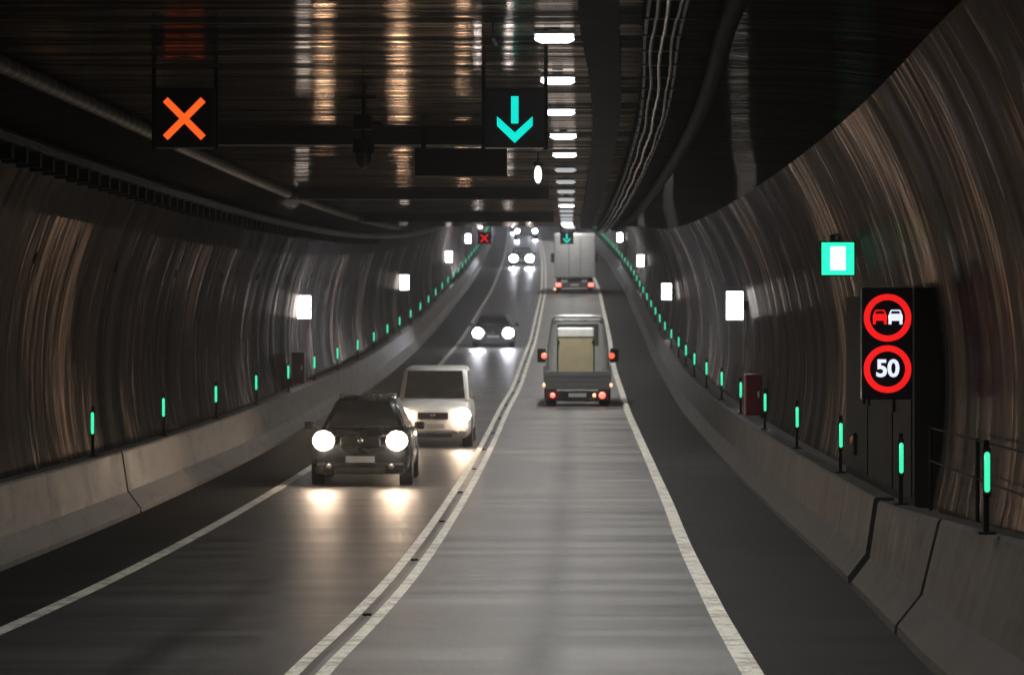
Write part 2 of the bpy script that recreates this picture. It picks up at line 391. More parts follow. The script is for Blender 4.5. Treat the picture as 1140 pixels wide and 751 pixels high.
# luminaires above the driving lane
M_lens = mat("lamp_lens", (1, 1, 1), .3, emit=(.93, .96, 1.0), es=LUM)
lum0 = None; lumn = 0
def dim_lens():
    me = bpy.data.meshes.get("louvred_lens")
    if not me:
        me = [c for c in lum0.children if c.name.startswith("lens")][0].data.copy(); me.name = "louvred_lens"; me.materials.clear()
        me.materials.append(mat("louvred_lens", (.8, .8, .8), .3, emit=(.93, .96, 1.0), es=.45))
    return me
def lum_at(d):
    global lum0, lumn
    if lum0 is None:
        r = empty("ceiling_luminaire")
        obj("housing", bx((-.175, -.15, -.03), (.175, .15, 0), .008), mat("luminaire_grey", (.5, .5, .5), .4), r)
        obj("lens", poly([(-.17, -.06), (-.12, -.085), (.12, -.085), (.17, -.06), (.12, -.031), (-.12, -.031)], -.13, .13), M_lens, r)
        obj("bracket", bx((-.05, -.2, 0), (.05, .2, .012)), M_dark, r)
        al = bpy.data.lights.new("lamp_beam", 'AREA'); al.shape = 'RECTANGLE'; al.size = .24; al.size_y = .6; al.energy = LAMP_W; al.spread = math.radians(140); al.color = (1, .97, .93)
        ao = bpy.data.objects.new("lamp_beam", al); C.objects.link(ao); ao.parent = r; ao.location = (0, 0, -.11)
        lum0 = r; o = r
    else: o = copy_tree(lum0)
    o.location = pt(d, 1.83 + (.13 if d < 33 else .05 if d < 38 else 0), HC - .013); o.rotation_euler = (math.atan(slope(d)), 0, -head(d))
    if lumn > 4 and lumn not in (9, 14, 15, 16):
        for ch in o.children:
            if ch.name.startswith("lens"): ch.data = dim_lens()
    tag(o, f"lit white ceiling luminaire above the driving lane, {ordinal(lumn)} in the row" if lumn else "lit white ceiling luminaire above the driving lane, nearest in view", "ceiling lamp", "luminaires in a row on the ceiling"); lumn += 1
for k in range(0, 68): lum_at(31.2 + 4.95 * k)
# four more just behind the photographer
for k in (1, 2, 3, 4):
    o = copy_tree(lum0); d = 31.2 - 4.95 * k; o.location = pt(d, 1.83, HC - .055); o.rotation_euler = (math.atan(slope(d)), 0, 0)
    tag(o, f"lit ceiling luminaire overhead outside the top of the photo, number {k} before the view starts", "ceiling lamp", "luminaires in a row on the ceiling")

# ------------------------------------------------------------ green guide lights on the barriers
M_green = mat("guide_light_green", (.0, .3, .2), .3, emit=(.045, .74, .37), es=1.35)
gp = None
def guide(sign, d, k):
    global gp
    if gp is None:
        r = empty("guide_light")
        obj("base_plate", bx((-.07, -.07, 0), (.07, .07, .02)), M_blk, r)
        obj("post", bx((-.022, .02, .02), (.022, .06, .76)), M_blk, r)
        h = obj("lamp_housing", bx((-.032, -.012, .30), (.032, .03, .70), .008), M_blk, r)
        bm = cy((0, -.02, .36), (0, -.02, .64), .023, 12); b2 = ball((0, -.02, .36), (.023, .023, .023), 12); me = bpy.data.meshes.new("t"); b2.to_mesh(me); bm.from_mesh(me)
        for v in b2.verts: v.co.z += .28
        b2.to_mesh(me); bm.from_mesh(me); b2.free()
        obj("light_tube", bm, M_green, r, True)
        gp = r; o = r
    else: o = copy_tree(gp)
    off = 5.50 if sign > 0 else -5.22
    kf = max(0, min(1, (39 - d) / 11)) if sign > 0 else 0
    o.location = pt(d, off - .02 * kf, .962 + .20 * kf)
    side = "right" if sign > 0 else "left"
    tag(o, f"small green guide light on the {side} barrier, {ordinal(k)} counted from the front", "guide light", "green guide lights along the barriers")
for k in range(36): guide(1, 28.9 + 9.35 * k, k)
for k in range(36): guide(-1, 53.6 + 9.35 * k, k)

# hand rail behind the near right barrier
t = empty("hand_rail", pt(33, 5.85, .95)); tag(t, "thin black hand rail behind the near right barrier", "hand rail")
for h in (1.45, 1.80):
    n = 6; pr = [(5.80 + .010 * math.cos(2*math.pi*k/n), h + .010 * math.sin(2*math.pi*k/n)) for k in range(n)]
    child_keep(sweep("rail", pr, 12, 38.2, M_blk, closed=True, ends=True), t)
for d in (18, 23, 28.3, 33, 38.1):
    p = pt(d, 5.80, .90); child_keep(obj("rail_post", cy(p, p + Vector((0, 0, .92)), .020, 10), M_blk), t)

# ------------------------------------------------------------ lit signs
def emis(name, c, s): return mat(name, c, .4, emit=c, es=s)
M_org = emis("led_orange_red", (1, .125, .018), 1.0); M_red = emis("led_red", (.85, .012, .012), 1.0); M_cyan = emis("led_cyan", (.0, .82, .68), 1.0)
M_ledw = emis("led_white", (.80, .84, 1.0), 1.0); M_panel = mat("sign_face_black", (.006, .006, .009), .35)
def bar2d(bm, x0, z0, x1, z1, wd, y0=-.075, y1=-.062):
    a = Vector((x0, 0, z0)); b = Vector((x1, 0, z1)); t = (b - a).normalized(); nn = Vector((-t.z, 0, t.x)) * wd / 2
    P = [a + nn, b + nn, b - nn, a - nn]; A = [bm.verts.new((p.x, y0, p.z)) for p in P]; B = [bm.verts.new((p.x, y1, p.z)) for p in P]
    bm.faces.new(A); bm.faces.new(B[::-1])
    for i in range(4): bm.faces.new((A[i], B[i], B[(i+1) % 4], A[(i+1) % 4]))
def lane_signal(kind, d, off, top, size, label, red=None):
    r = empty("lane_signal", pt(d, off, HC)); tag(r, label, "lane signal")
    s = size / 2; zc = -top - s
    obj("housing", bx((-s, -.06, zc - s * .95), (s, .12, zc + s * .95), .01), M_panel, r)
    for x in (-s * 1.02, s * 1.02): obj("hanger", bx((x - .02, 0, zc - s), (x + .02, .04, 0)), M_blk, r)
    obj("visor", bx((-s - .01, -.13, zc + s * .95 + .001), (s + .01, .05, zc + s * .95 + .012)), M_blk, r)
    bm = bmesh.new(); q = s * .62
    if kind == 'x':
        bar2d(bm, -q, -q + zc, q, q + zc, s * .22); bar2d(bm, -q, q + zc, q, -q + zc, s * .22, -.0765, -.0622)
        obj("red_cross", bm, red or M_org, r)
    else:
        bar2d(bm, 0, q * 1.18 + zc, 0, -q * .25 + zc, s * .24)
        V = [(-q * .94, -q * .38), (-q * .94, .16 * q), (0, -q * .72), (q * .94, .16 * q), (q * .94, -q * .38), (0, -q * 1.27)]
        V = [(-.94*q, .12*q), (0, -.74*q), (.94*q, .12*q), (.94*q, -.38*q), (0, -1.28*q), (-.94*q, -.38*q)]
        b2 = poly([(x, z + zc) for x, z in V], -.075, -.062); me = bpy.data.meshes.new("t"); b2.to_mesh(me); b2.free(); bm.from_mesh(me)
        obj("green_arrow", bm, M_cyan, r)
    return r
lane_signal('x', 35.4, -1.78, .20, .60, "large lane signal with a lit orange red cross over the oncoming lane")
lane_signal('a', 35.4, 1.47, .20, .60, "large lane signal with a lit turquoise down arrow over the driving lane")
lane_signal('x', 147, -1.75, .30, .50, "small distant lane signal with a red cross at the left tunnel bend", M_red)
lane_signal('a', 147, 1.62, .30, .50, "small distant lane signal with a turquoise arrow above the box truck")
r = empty("equipment_box", pt(45.2, .55, HC)); tag(r, "wide black equipment box on the ceiling beam under the arrow signal", "equipment box")
obj("casing", bx((-.58, -.15, -.62), (.58, .28, -.27), .015), M_blk, r); obj("hanger", bx((-.5, -.1, -.27), (-.44, 0, 0)), M_blk, r); obj("hanger", bx((.44, -.1, -.27), (.5, 0, 0)), M_blk, r)

# CCTV camera on a pole
r = empty("ceiling_camera", pt(39.5, -.31, HC)); tag(r, "dark surveillance camera hanging from the ceiling between the two lane signals", "camera")
obj("mount_plate", bx((-.14, -.06, -.03), (.14, .06, 0)), M_blk, r); obj("pole", cy((0, 0, -.02), (0, 0, -.6), .025, 10), M_blk, r)
obj("junction_box", bx((-.11, -.09, -.36), (.09, .09, -.2), .01), M_blk, r); obj("side_bracket", bx((.09, -.02, -.31), (.2, .02, -.27)), M_blk, r)
bm = cy((0, 0, -.46), (0, 0, -.62), .12, 16, .12); obj("camera_head", bm, M_blk, r); obj("dome", ball((0, 0, -.64), (.10, .10, .15)), M_panel, r, True)
# small fittings under the ceiling
d = 52.0; r = empty("emergency_lamp", pt(d, (599 - 570) * d / 4000 - cx(d), HC)); tag(r, "small glowing white lamp hanging right of the arrow signal", "lamp")
obj("stem", cy((0, 0, 0), (0, 0, -.14), .012, 8), M_blk, r); obj("cap", cy((0, 0, -.12), (0, 0, -.18), .06, 14, .075), M_dark, r)
obj("bulb", ball((.0, 0, -.30), (.055, .055, .13), 16), mat("bulb_white", (1, 1, 1), .3, emit=(1, .98, .94), es=2.5), r, True)
d = 30.2; r = empty("ceiling_hook", pt(d, (549 - 570) * d / 4000 - cx(d), HC)); tag(r, "small grey hook fitting at the top edge above the arrow signal", "hook")
obj("stem", cy((0, 0, 0), (0, 0, -.16), .01, 8), M_dark, r); obj("hook", cy((0, 0, -.16), (.03, 0, -.22), .014, 8), mat("white_plastic", (.75, .74, .7), .4), r)

# wall mounted lit boxes
M_boxlit = mat("sign_lit_white", (1, 1, 1), .4, emit=(.95, .97, 1), es=24)
def wall_box(sign, d, hh, lab, wd=.36, ht=.62, lit=None):
    off = 5.62 if sign > 0 else -5.52
    r = empty("wall_sign", pt(d, off, hh)); tag(r, lab, "lit sign", "lit white signs on the tunnel walls")
    obj("frame", bx((-wd/2 - .02, -.05, -ht/2 - .02), (wd/2 + .02, .06, ht/2 + .02), .01), mat("sign_frame", (.35, .35, .35), .4), r)
    obj("lit_face", bx((-wd/2, -.062, -ht/2), (wd/2, -.051, ht/2)), lit or M_boxlit, r)
    obj("back_face", bx((-wd/2, .061, -ht/2), (wd/2, .072, ht/2)), lit or M_boxlit, r)
    obj("bracket", bx((wd/2 + .02, 0, -.1), (wd/2 + .14, .03, .1)) if sign > 0 else bx((-wd/2 - .14, 0, -.1), (-wd/2 - .02, .03, .1)), M_dark, r)
    return r
for k, (d, h) in enumerate(((81, 3.21), (143.6, 2.75), (201, 2.6), (266, 2.5), (320, 2.5))):
    wall_box(1, d, h, f"blank glowing white box sign on the right wall, {ordinal(k)} of the right row")
for k, (d, h) in enumerate(((100.5, 3.0), (157, 2.8), (213, 2.5), (262, 2.5), (318, 2.5))):
    wall_box(-1, d, h, f"blank glowing white box sign on the left wall, {ordinal(k)} of the left row")
# green exit sign
r = empty("exit_sign", pt(47.8, 5.47, 3.80)); tag(r, "bright green and white emergency exit sign above the dark cabinet wall", "exit sign")
obj("casing", bx((-.23, -.06, -.23), (.23, .07, .23), .01), M_blk, r)
obj("green_face", bx((-.215, -.068, -.215), (.215, -.061, .215)), emis("exit_green", (.02, .80, .42), 1.6), r)
bm = bx((-.10, -.080, -.15), (.10, -.070, .16)); obj("white_symbol", bm, mat("exit_white", (1, 1, 1), .4, emit=(.9, 1, .95), es=1.6), r)
r = empty("wall_floodlight", pt(51, 5.72, 4.05)); tag(r, "small black lamp bracket beside the green exit sign", "wall lamp")
obj("arm", cy((.15, 0, .1), (0, 0, .05), .03, 10), M_blk, r); obj("head", bx((-.12, -.12, -.22), (.10, .12, .16), .02), M_blk, r); obj("lens", bx((-.06, -.13, .08), (-.02, -.121, .15)), mat("white_plastic"), r)

# the two round traffic signs on a black panel
SD = 42.0
r = empty("variable_sign", pt(38.4, 5.36, 2.70)); r.scale = (.89, .89, .89); tag(r, "black panel with lit no overtaking ring above a lit 50 speed limit ring", "road sign")
obj("panel", bx((-.31, -.05, -.68), (.30, .10, .66), .015), M_panel, r)
def ring(bm, cxx, cz_, r0, r1, y0=-.062, y1=-.052, n=64):
    a = [[bm.verts.new((cxx + rr * math.cos(2*math.pi*i/n), yy, cz_ + rr * math.sin(2*math.pi*i/n))) for i in range(n)] for rr, yy in ((r0, y0), (r1, y0), (r1, y1), (r0, y1))]
    for i in range(n):
        j = (i + 1) % n
        for q in range(4): bm.faces.new((a[q][i], a[q][j], a[(q+1) % 4][j], a[(q+1) % 4][i]))
for zc in (.30, -.315):
    bm = bmesh.new(); ring(bm, 0, zc, .212, .285); obj("red_ring", bm, M_red, r)
def car_icon(cx_, z0, s):
    bm = bmesh.new()
    box(bm, (cx_ - .085*s, -.066, z0 - .03*s), (cx_ + .085*s, -.0525, z0 + .045*s), .012*s)
    for a, b in ((-.085, -.05), (.05, .085)): box(bm, (cx_ + a*s, -.065, z0 - .075*s), (cx_ + b*s, -.053, z0 - .0305*s))
    P = [(-.07, .046), (.07, .046), (.052, .095), (-.052, .095)]; Q = [(-.048, .047), (.048, .047), (.037, .078), (-.037, .078)]
    for i in range(4):
        bar2d(bm, cx_ + P[i][0]*s, z0 + P[i][1]*s, cx_ + P[(i+1) % 4][0]*s, z0 + P[(i+1) % 4][1]*s, .016*s, -.064 - .0003*i, -.0535)
    return bm
obj("red_car_symbol", car_icon(-.092, .295, .98), M_red, r); obj("white_car_symbol", car_icon(.095, .295, .98), M_ledw, r)
def text_mesh(s, size, thick, off=.02):
    cu = bpy.data.curves.new("txt", 'FONT'); cu.body = s; cu.size = size; cu.align_x = 'CENTER'; cu.align_y = 'CENTER'; cu.extrude = thick; cu.offset = off; cu.space_character = .98
    o = bpy.data.objects.new("txt", cu); C.objects.link(o); bpy.context.view_layer.update()
    me = bpy.data.meshes.new_from_object(o.evaluated_get(bpy.context.evaluated_depsgraph_get())); bpy.data.objects.remove(o, do_unlink=True)
    me.transform(Matrix.Rotation(math.radians(90), 4, 'X')); return me
me = text_mesh("50", .285, .006, .008); o = link_mesh("speed_number", me, M_ledw, r); o.location = (0, -.062, -.315)
# dark niche wall behind the sign
r = empty("service_cabinet", pt(44, 5.72, .9)); tag(r, "tall dark service niche front on the right wall behind the speed sign", "cabinet")
ca, cb = 39.2, 49.6
def keepbox(name, off0, off1, d0, d1, h0, h1, m, parent):
    return child_keep(sweep(name, [(off0, h0), (off0, h1), (off1, h1), (off1, h0)], d0, d1, m, closed=True, ends=True, smooth=False, st=1), parent)
M_nic = mat("niche_panel", (.014, .013, .012), .8, spec=.08)
keepbox("cabinet_body", 5.72, 6.10, ca, cb, .90, 3.3, M_nic, r)
for q, (a, b) in enumerate(((39.5, 41.9), (42.1, 45.6), (45.8, 49.3))): keepbox("door", 5.705, 5.719, a, b, 1.0, 3.2, mat("niche_door", (.010, .0095, .009), .75, spec=.08), r)
for a in (41.6, 45.3, 46.1): keepbox("door_handle", 5.675, 5.704, a, a + .12, 1.9, 2.05, M_blk, r)
p = pt(47.6, 5.66, 1.36)
r = empty("call_point", p); tag(r, "small round orange call point on the dark service niche", "call point")
obj("backing", bx((-.0, -.12, -.16), (.035, .12, .14), .01), M_blk, r); obj("button", ball((-.01, 0, .03), (.03, .06, .06)), mat("dull_orange", (.5, .12, .04), .5), r, True)
# red fire cabinets
M_fire = mat("fire_red", (.11, .006, .008), .4)
for sign, d, lab in ((1, 74.6, "dark red fire cabinet between guide lights at the right wall"), (-1, 97.6, "dark red fire cabinet between guide lights at the left wall")):
    off = 5.70 if sign > 0 else -5.45
    r = empty("fire_cabinet", pt(d, off, .962)); tag(r, lab, "fire cabinet")
    obj("box", bx((-.17, -.3, .0), (.17, .3, .85), .02), M_fire, r); obj("door", bx((-.145, -.312, .05), (.145, -.301, .80)), M_fire, r); obj("handle", bx((.08, -.325, .38), (.11, -.3125, .5)), mat("white_plastic"), r)

# road studs between the centre lines
st0 = None
for k in range(24):
    d = 35.6 + 8.9 * k
    if st0 is None: st0 = o = obj("road_stud", bx((-.045, -.05, -.002), (.045, .05, .018), .006), M_blk)
    else: o = st0.copy(); C.objects.link(o)
    o.location = pt(d, 0, .004); tag(o, f"dark road stud between the double centre lines, {ordinal(k)} from the front", "road stud", "road studs on the centre line")

# ------------------------------------------------------------ vehicles
M_tyre = mat("tyre_rubber", (.018, .018, .018), .8); M_rim = mat("wheel_alloy", (.35, .35, .36), .35, .8)
M_glass = mat("window_glass", (.012, .014, .016), .06, spec=.8); M_plate = mat("plate_white", (.6, .6, .58), .5)
M_trim = mat("black_trim", (.015, .015, .016), .5); M_chr = mat("chrome", (.6, .6, .6), .2, 1)
def head_mat(nm, c, s): return mat(nm, (1, 1, 1), .3, emit=c, es=s)
H_warm = head_mat("headlamp_warm", (1, .74, .53), 85); H_cool = head_mat("headlamp_cool", (.9, .93, 1), 75)
M_tail = head_mat("tail_light_red", (1, .09, .04), 2.2); M_tailw = head_mat("lamp_amber", (1, .5, .22), 1.6)
def wheel(parent, x, y, r, wd):
    bm = cy((x - wd/2, y, r), (x + wd/2, y, r), r, 28); bmesh.ops.bevel(bm, geom=[e for e in bm.edges if len(e.link_faces) == 2 and any(len(f.verts) > 6 for f in e.link_faces)], offset=.03, segments=2, affect='EDGES')
    w_ = obj("wheel", bm, M_tyre, parent, False); s = 1 if x > 0 else -1
    obj("rim", cy((x + s * (wd/2 - .02), y, r), (x + s * (wd/2 + .006), y, r), r * .62, 20), M_rim, w_)
def loft(name, st, m, parent, smooth=True, sub=1):
    """st: (y, half width, z floor, z belt, roof half width, z roof)"""
    bm = bmesh.new(); R = []
    for y, w_, zf, zb, wr, zr in st:
        half = [(w_ * .90, zf), (w_ * .985, zf + (zb - zf) * .18), (w_, zf + (zb - zf) * .5), (w_ * .985, zb - .05), (w_ * .955, zb), (wr + (w_*.955-wr)*.12, zb + (zr - zb) * .86), (wr * .90, zr - (zr-zb)*.02), (wr * .45, zr + .015)]
        ring_ = [(x, z) for x, z in half] + [(-x, z) for x, z in half[::-1]]
        R.append([bm.verts.new((x, y, z)) for x, z in ring_])
    n = len(R[0])
    for a, b in zip(R[:-1], R[1:]):
        for i in range(n): bm.faces.new((a[i], a[(i+1) % n], b[(i+1) % n], b[i]))
    bm.faces.new(R[0][::-1]); bm.faces.new(R[-1])
    o = obj(name, bm, m, parent, smooth)
    if sub: md = o.modifiers.new("Subdivision", 'SUBSURF'); md.levels = sub; md.render_levels = sub
    return o
def panel(name, P, m, parent, th=.008):
    """thin slab from a quad, pushed out along its normal"""
    P = [Vector(p) for p in P]; nn = (P[1] - P[0]).cross(P[2] - P[0]).normalized()
    bm = bmesh.new(); A = [bm.verts.new(p) for p in P]; B = [bm.verts.new(p + nn * th) for p in P]; k = len(P)
    bm.faces.new(A[::-1]); bm.faces.new(B)
    for i in range(k): bm.faces.new((A[i], A[(i+1) % k], B[(i+1) % k], B[i]))
    return obj(name, bm, m, parent)
def place(r, d, off, oncoming):
    r.location = pt(d, off, 0)
    sl = math.atan(slope(d)); r.rotation_euler = (-sl if oncoming else sl, 0, (math.pi if oncoming else 0) - head(d))
SPOT = 0.15
def beam(parent, x, y, z, col, e, ang=50):
    l = bpy.data.lights.new("headlight_beam", 'SPOT'); l.energy = e * SPOT; l.color = col; l.spot_size = math.radians(ang); l.spot_blend = 1; l.shadow_soft_size = .09
    o = bpy.data.objects.new("headlight_beam", l); C.objects.link(o); o.parent = parent; o.location = (x, y, z)
    o.rotation_euler = (math.radians(90 - 1.0), 0, 0)
def inner(q, l, r_, b, t_):
    """inner quad of a face q = (bottom left, bottom right, top right, top left) with margins in metres"""
    q = [Vector(p) for p in q]; wb = (q[1] - q[0]).length; wt = (q[2] - q[3]).length; hh = ((q[3] - q[0]).length + (q[2] - q[1]).length) / 2
    def P(u, v):
        a = q[0].lerp(q[1], u); c = q[3].lerp(q[2], u); return a.lerp(c, v)
    return [P(l / wb, b / hh), P(1 - r_ / wb, b / hh), P(1 - r_ / wt, 1 - t_ / hh), P(l / wt, 1 - t_ / hh)]
def car(name, label, cat, d, off, W, L, H, hood, paint, hz, hx, hm, bc, be, A=1.05, B=1.75, roofw=.72, roofrail=False, lamp=.15, low=None, lowz=.0, backrake=.55):
    """front of the car at +y, origin on the road below the front bumper"""
    r = empty(name); tag(r, label, cat); w_ = W / 2; cl = .20
    def ringst(y, k, zf, zt, crown):
        w = w_ * k; return [(w * .93, zf), (w, zf + .10), (w, zf + (zt - zf) * .6), (w * .975, zt - .09), (w * .90, zt - .015), (w * .6, zt + crown * .7), (0, zt + crown), (-w * .6, zt + crown * .7), (-w * .90, zt - .015), (-w * .975, zt - .09), (-w, zf + (zt - zf) * .6), (-w, zf + .10), (-w * .93, zf)]
    ST = [(.0, .80, cl + .06, hood * .74, .0), (-.05, .90, cl + .02, hood * .80, .01), (-.16, .965, cl, hood * .86, .03), (-.42, .99, cl, hood * .91, .04), (-A + .05, 1.0, cl, hood * .985, .04), (-A - .4, 1.0, cl, hood, .0), (-L + .5, 1.0, cl, hood, 0), (-L + .12, .97, cl, hood * .97, 0), (-L, .88, cl + .1, hood * .9, 0)]
    bm = bmesh.new(); R = [[bm.verts.new((x, y, z)) for x, z in ringst(y, k, zf, zt, c_)] for y, k, zf, zt, c_ in ST]; n = len(R[0])
    for a, b in zip(R[:-1], R[1:]):
        for q in range(n): bm.faces.new((a[q], a[(q+1) % n], b[(q+1) % n], b[q]))
    bm.faces.new(R[0][::-1]); bm.faces.new(R[-1])
    o = obj("body", bm, paint, r, True); md = o.modifiers.new("Subdivision", 'SUBSURF'); md.levels = 1; md.render_levels = 1
    # cabin
    wb = w_ * .925; wt = w_ * roofw; zb = hood - .04; wb = wb if low else w_ * .88; yb0, yb1 = -A, -L + .10; yt0, yt1 = -B, -L + backrake
    c = [(-wb, yb0, zb), (wb, yb0, zb), (wb, yb1, zb), (-wb, yb1, zb)]; t_ = [(-wt, yt0, H - .05), (wt, yt0, H - .05), (wt, yt1, H - .05), (-wt, yt1, H - .05)]
    top = [(-wt * .88, yt0 - .18, H), (wt * .88, yt0 - .18, H), (wt * .88, yt1 + .12, H), (-wt * .88, yt1 + .12, H)]
    bm = bmesh.new(); V = [[bm.verts.new(p) for p in q] for q in (c, t_, top)]
    for a, b in zip(V[:-1], V[1:]):
        for q in range(4): bm.faces.new((a[q], a[(q+1) % 4], b[(q+1) % 4], b[q]))
    bm.faces.new(V[2]); bm.faces.new(V[0][::-1]); bmesh.ops.bevel(bm, geom=list(bm.edges), offset=.035, segments=2, affect='EDGES')
    obj("cabin", bm, paint, r, True)
    fr = (c[1], c[0], t_[0], t_[1])   # seen from the front
    ws = panel("windshield", inner(fr, .10, .10, .10, .05), M_glass, r, .012)
    a_, b_, c_, d_ = inner(fr, .16, .16, .13, .12)
    for p0, p1 in ((a_.lerp(b_, .08), a_.lerp(b_, .46)), (a_.lerp(b_, .52), a_.lerp(b_, .9))):
        obj("wiper", cy(p0 + Vector((0, .03, .01)), p1 + Vector((0, .03, .03)), .009, 6), M_trim, ws)
    panel("rear_window", inner((c[3], c[2], t_[2], t_[3]), .14, .14, .14, .06), M_glass, r, .012)
    panel("side_window", inner((c[2], c[1], t_[1], t_[2]), .25, .22, .10, .06), M_glass, r, .012)
    panel("side_window", inner((c[0], c[3], t_[3], t_[0]), .22, .25, .10, .06), M_glass, r, .012)
    for s in (-1, 1):
        mi = obj("side_mirror", bx((min(s * (w_ + .02), s * (w_ + .20)), -A - .36, hood + .0), (max(s * (w_ + .02), s * (w_ + .20)), -A - .24, hood + .14), .03), low or paint, r)
        obj("mirror_arm", bx((min(s * (w_ - .06), s * (w_ + .04)), -A - .33, hood + .02), (max(s * (w_ - .06), s * (w_ + .04)), -A - .27, hood + .05)), M_trim, mi)
        hl = obj("headlight", ball((s * hx, -.02, hz), (lamp * 1.35, .07, lamp * .95), 20), M_chr, r, True)
        obj("lamp_lens", ball((s * hx, .02, hz), (lamp * 1.15, .075, lamp * 1.05), 20), hm, hl, True)
        obj("tail_light", bx((min(s * w_ * .68, s * w_ * .84), -L - .02, hood * .72), (max(s * w_ * .68, s * w_ * .84), -L + .04, hood * .9), .01), mat("tail_unlit", (.3, .01, .01), .3), r)
        wheel(r, s * (w_ - .10), -.82, .32, .21); wheel(r, s * (w_ - .10), -L + .75, .32, .21)
        arch = obj("wheel_arch", cy((s * (w_ - .22), -.82, .33), (s * (w_ + .008), -.82, .33), .38, 24), M_trim, r)
        obj("fog_lamp", cy((s * w_ * .62, .0, .36), (s * w_ * .62, .038, .36), .05, 14), mat("fog_lens", (.3, .3, .3), .2), r, True)
        beam(r, s * hx, .12, hz, bc, be)
    obj("grille", bx((-w_ * .40, -.03, hz - .10), (w_ * .40, .028, hz + .06), .02), M_trim, r)
    for q in range(3): obj("grille_bar", bx((-w_ * .38, .029, hz - .075 + q * .045), (w_ * .38, .036, hz - .065 + q * .045)), M_dark, r)
    obj("bumper", bx((-w_ * .88, -.12, cl + .02), (w_ * .88, .035, cl + .22), .04), low or paint, r)
    obj("lower_intake", bx((-w_ * .5, .02, cl + .04), (w_ * .5, .045, cl + .13), .01), M_trim, r)
    pl = obj("number_plate", bx((-.26, .036, .43), (.26, .05, .54)), M_plate, r)
    obj("badge", ball((0, .03, hz + .0), (.05, .02, .05), 14), M_chr, r, True)
    if roofrail:
        for s in (-1, 1): obj("roof_rail", cy((s * wt * .92, -B - .25, H + .02), (s * wt * .92, -L + .8, H + .01), .02, 8), M_trim, r)
    place(r, d, off, True); return r
P_dark = mat("car_paint_black", (.018, .021, .026), .25, .3, coat=.6); P_white = mat("van_paint_white", (.80, .79, .75), .35, coat=.3)
P_vlow = mat("van_bumper_grey", (.22, .21, .2), .5); P_blue = mat("car_paint_slate", (.035, .04, .055), .3, .3, coat=.5); P_grey = mat("car_paint_grey", (.06, .06, .065), .3, .3)
car("hatchback_car", "dark hatchback with blazing headlights, nearest car in the oncoming lane", "car", 64.6, -1.87, 1.80, 4.1, 1.57, .98, P_dark, .82, .66, H_warm, WARM, 260, roofrail=True, lamp=.165, roofw=.58)
car("white_van", "small white van with lit headlights behind the dark hatchback", "van", 81.2, -1.19, 1.74, 4.2, 1.78, 1.06, P_white, .74, .68, H_warm, WARM, 200, A=.85, B=1.65, lamp=.15, roofw=.83, low=P_vlow, backrake=.2)
car("slate_sedan", "dark blue grey sedan with cool white headlights farther up the oncoming lane", "car", 156, -1.62, 1.80, 4.5, 1.40, .88, P_blue, .64, .66, H_cool, COOL, 500, lamp=.205, roofw=.66, backrake=1.0)
car("distant_car", "distant grey car with glaring headlights far up the oncoming lane", "car", 277, -1.7, 1.80, 4.4, 1.5, .92, P_grey, .65, .62, H_cool, COOL, 2600, lamp=.27)

def lorry_front(label, d, off):
    r = empty("distant_lorry"); tag(r, label, "lorry")
    obj("cab", bx((-1.2, -2.2, .5), (1.2, 0, 3.0), .12), mat("lorry_cab_dark", (.05, .05, .055), .4), r); obj("windscreen", bx((-1.05, .002, 1.7), (1.05, .02, 2.6)), M_glass, r)
    obj("cargo_body", bx((-1.25, -9, 1.0), (1.25, -2.3, 3.6), .04), mat("lorry_cab_dark"), r); obj("bumper", bx((-1.2, -.05, .35), (1.2, .06, .75), .04), M_trim, r)
    for s in (-1, 1):
        h = obj("headlight", bx((s * .92 - .17, .062, .72), (s * .92 + .17, .08, .98), .008), M_chr, r); obj("lamp_lens", ball((s * .92, .09, .85), (.22, .05, .2)), H_cool, h, True)
        for y in (-1.2, -7.2): wheel(r, s * 1.05, y, .5, .3)
        beam(r, s * .92, .2, .85, COOL, 2500)
    place(r, d, off, True)
lorry_front("far dark lorry with two lamps at the vanishing point, lower pair of lights", 372, -1.35)
lorry_front("farthest dark lorry with two lamps at the vanishing point, upper pair of lights", 409, -1.85)

# flatbed truck with a crate
r = empty("flatbed_truck"); tag(r, "light grey flatbed truck seen from behind in the driving lane with lit tail lamps", "truck")
M_cab = mat("cab_grey", (.62, .62, .60), .45); M_bed = mat("bed_aluminium", (.20, .205, .205), .5, .1)
loft("cab", [(3.3, .90, .5, 1.5, .80, 2.55), (3.45, .96, .45, 1.5, .82, 2.62), (4.4, .97, .45, 1.5, .82, 2.66), (5.2, .97, .45, 1.4, .80, 2.5), (5.8, .96, .45, 1.3, .78, 1.5), (6.4, .9, .5, 1.05, .7, 1.15)], M_cab, r, sub=1)
obj("cab_rear_frame", poly([(-.93, 1.0), (-.93, 1.65), (-.80, 2.50), (-.70, 2.60), (.70, 2.60), (.80, 2.50), (.93, 1.65), (.93, 1.0), (.88, 1.0), (.88, 1.64), (.75, 2.46), (.67, 2.54), (-.67, 2.54), (-.75, 2.46), (-.88, 1.64), (-.88, 1.0)], 3.20, 3.27), mat("bed_aluminium"), r)
obj("rear_window", bx((-.62, 3.262, 1.75), (.62, 3.285, 2.38), .01), mat("rear_glass_dusty", (.12, .12, .12), .3), r)
obj("bed_floor", bx((-1.0, .05, .80), (1.0, 3.15, .90)), M_bed, r)
tg = obj("tailgate", bx((-.99, 0, .50), (.99, .04, 1.04), .01), M_bed, r)
for z in (.62, .76, .90): obj("tailgate_rib", bx((-.96, -.014, z), (.96, -.001, z + .05)), mat("bed_aluminium"), tg)
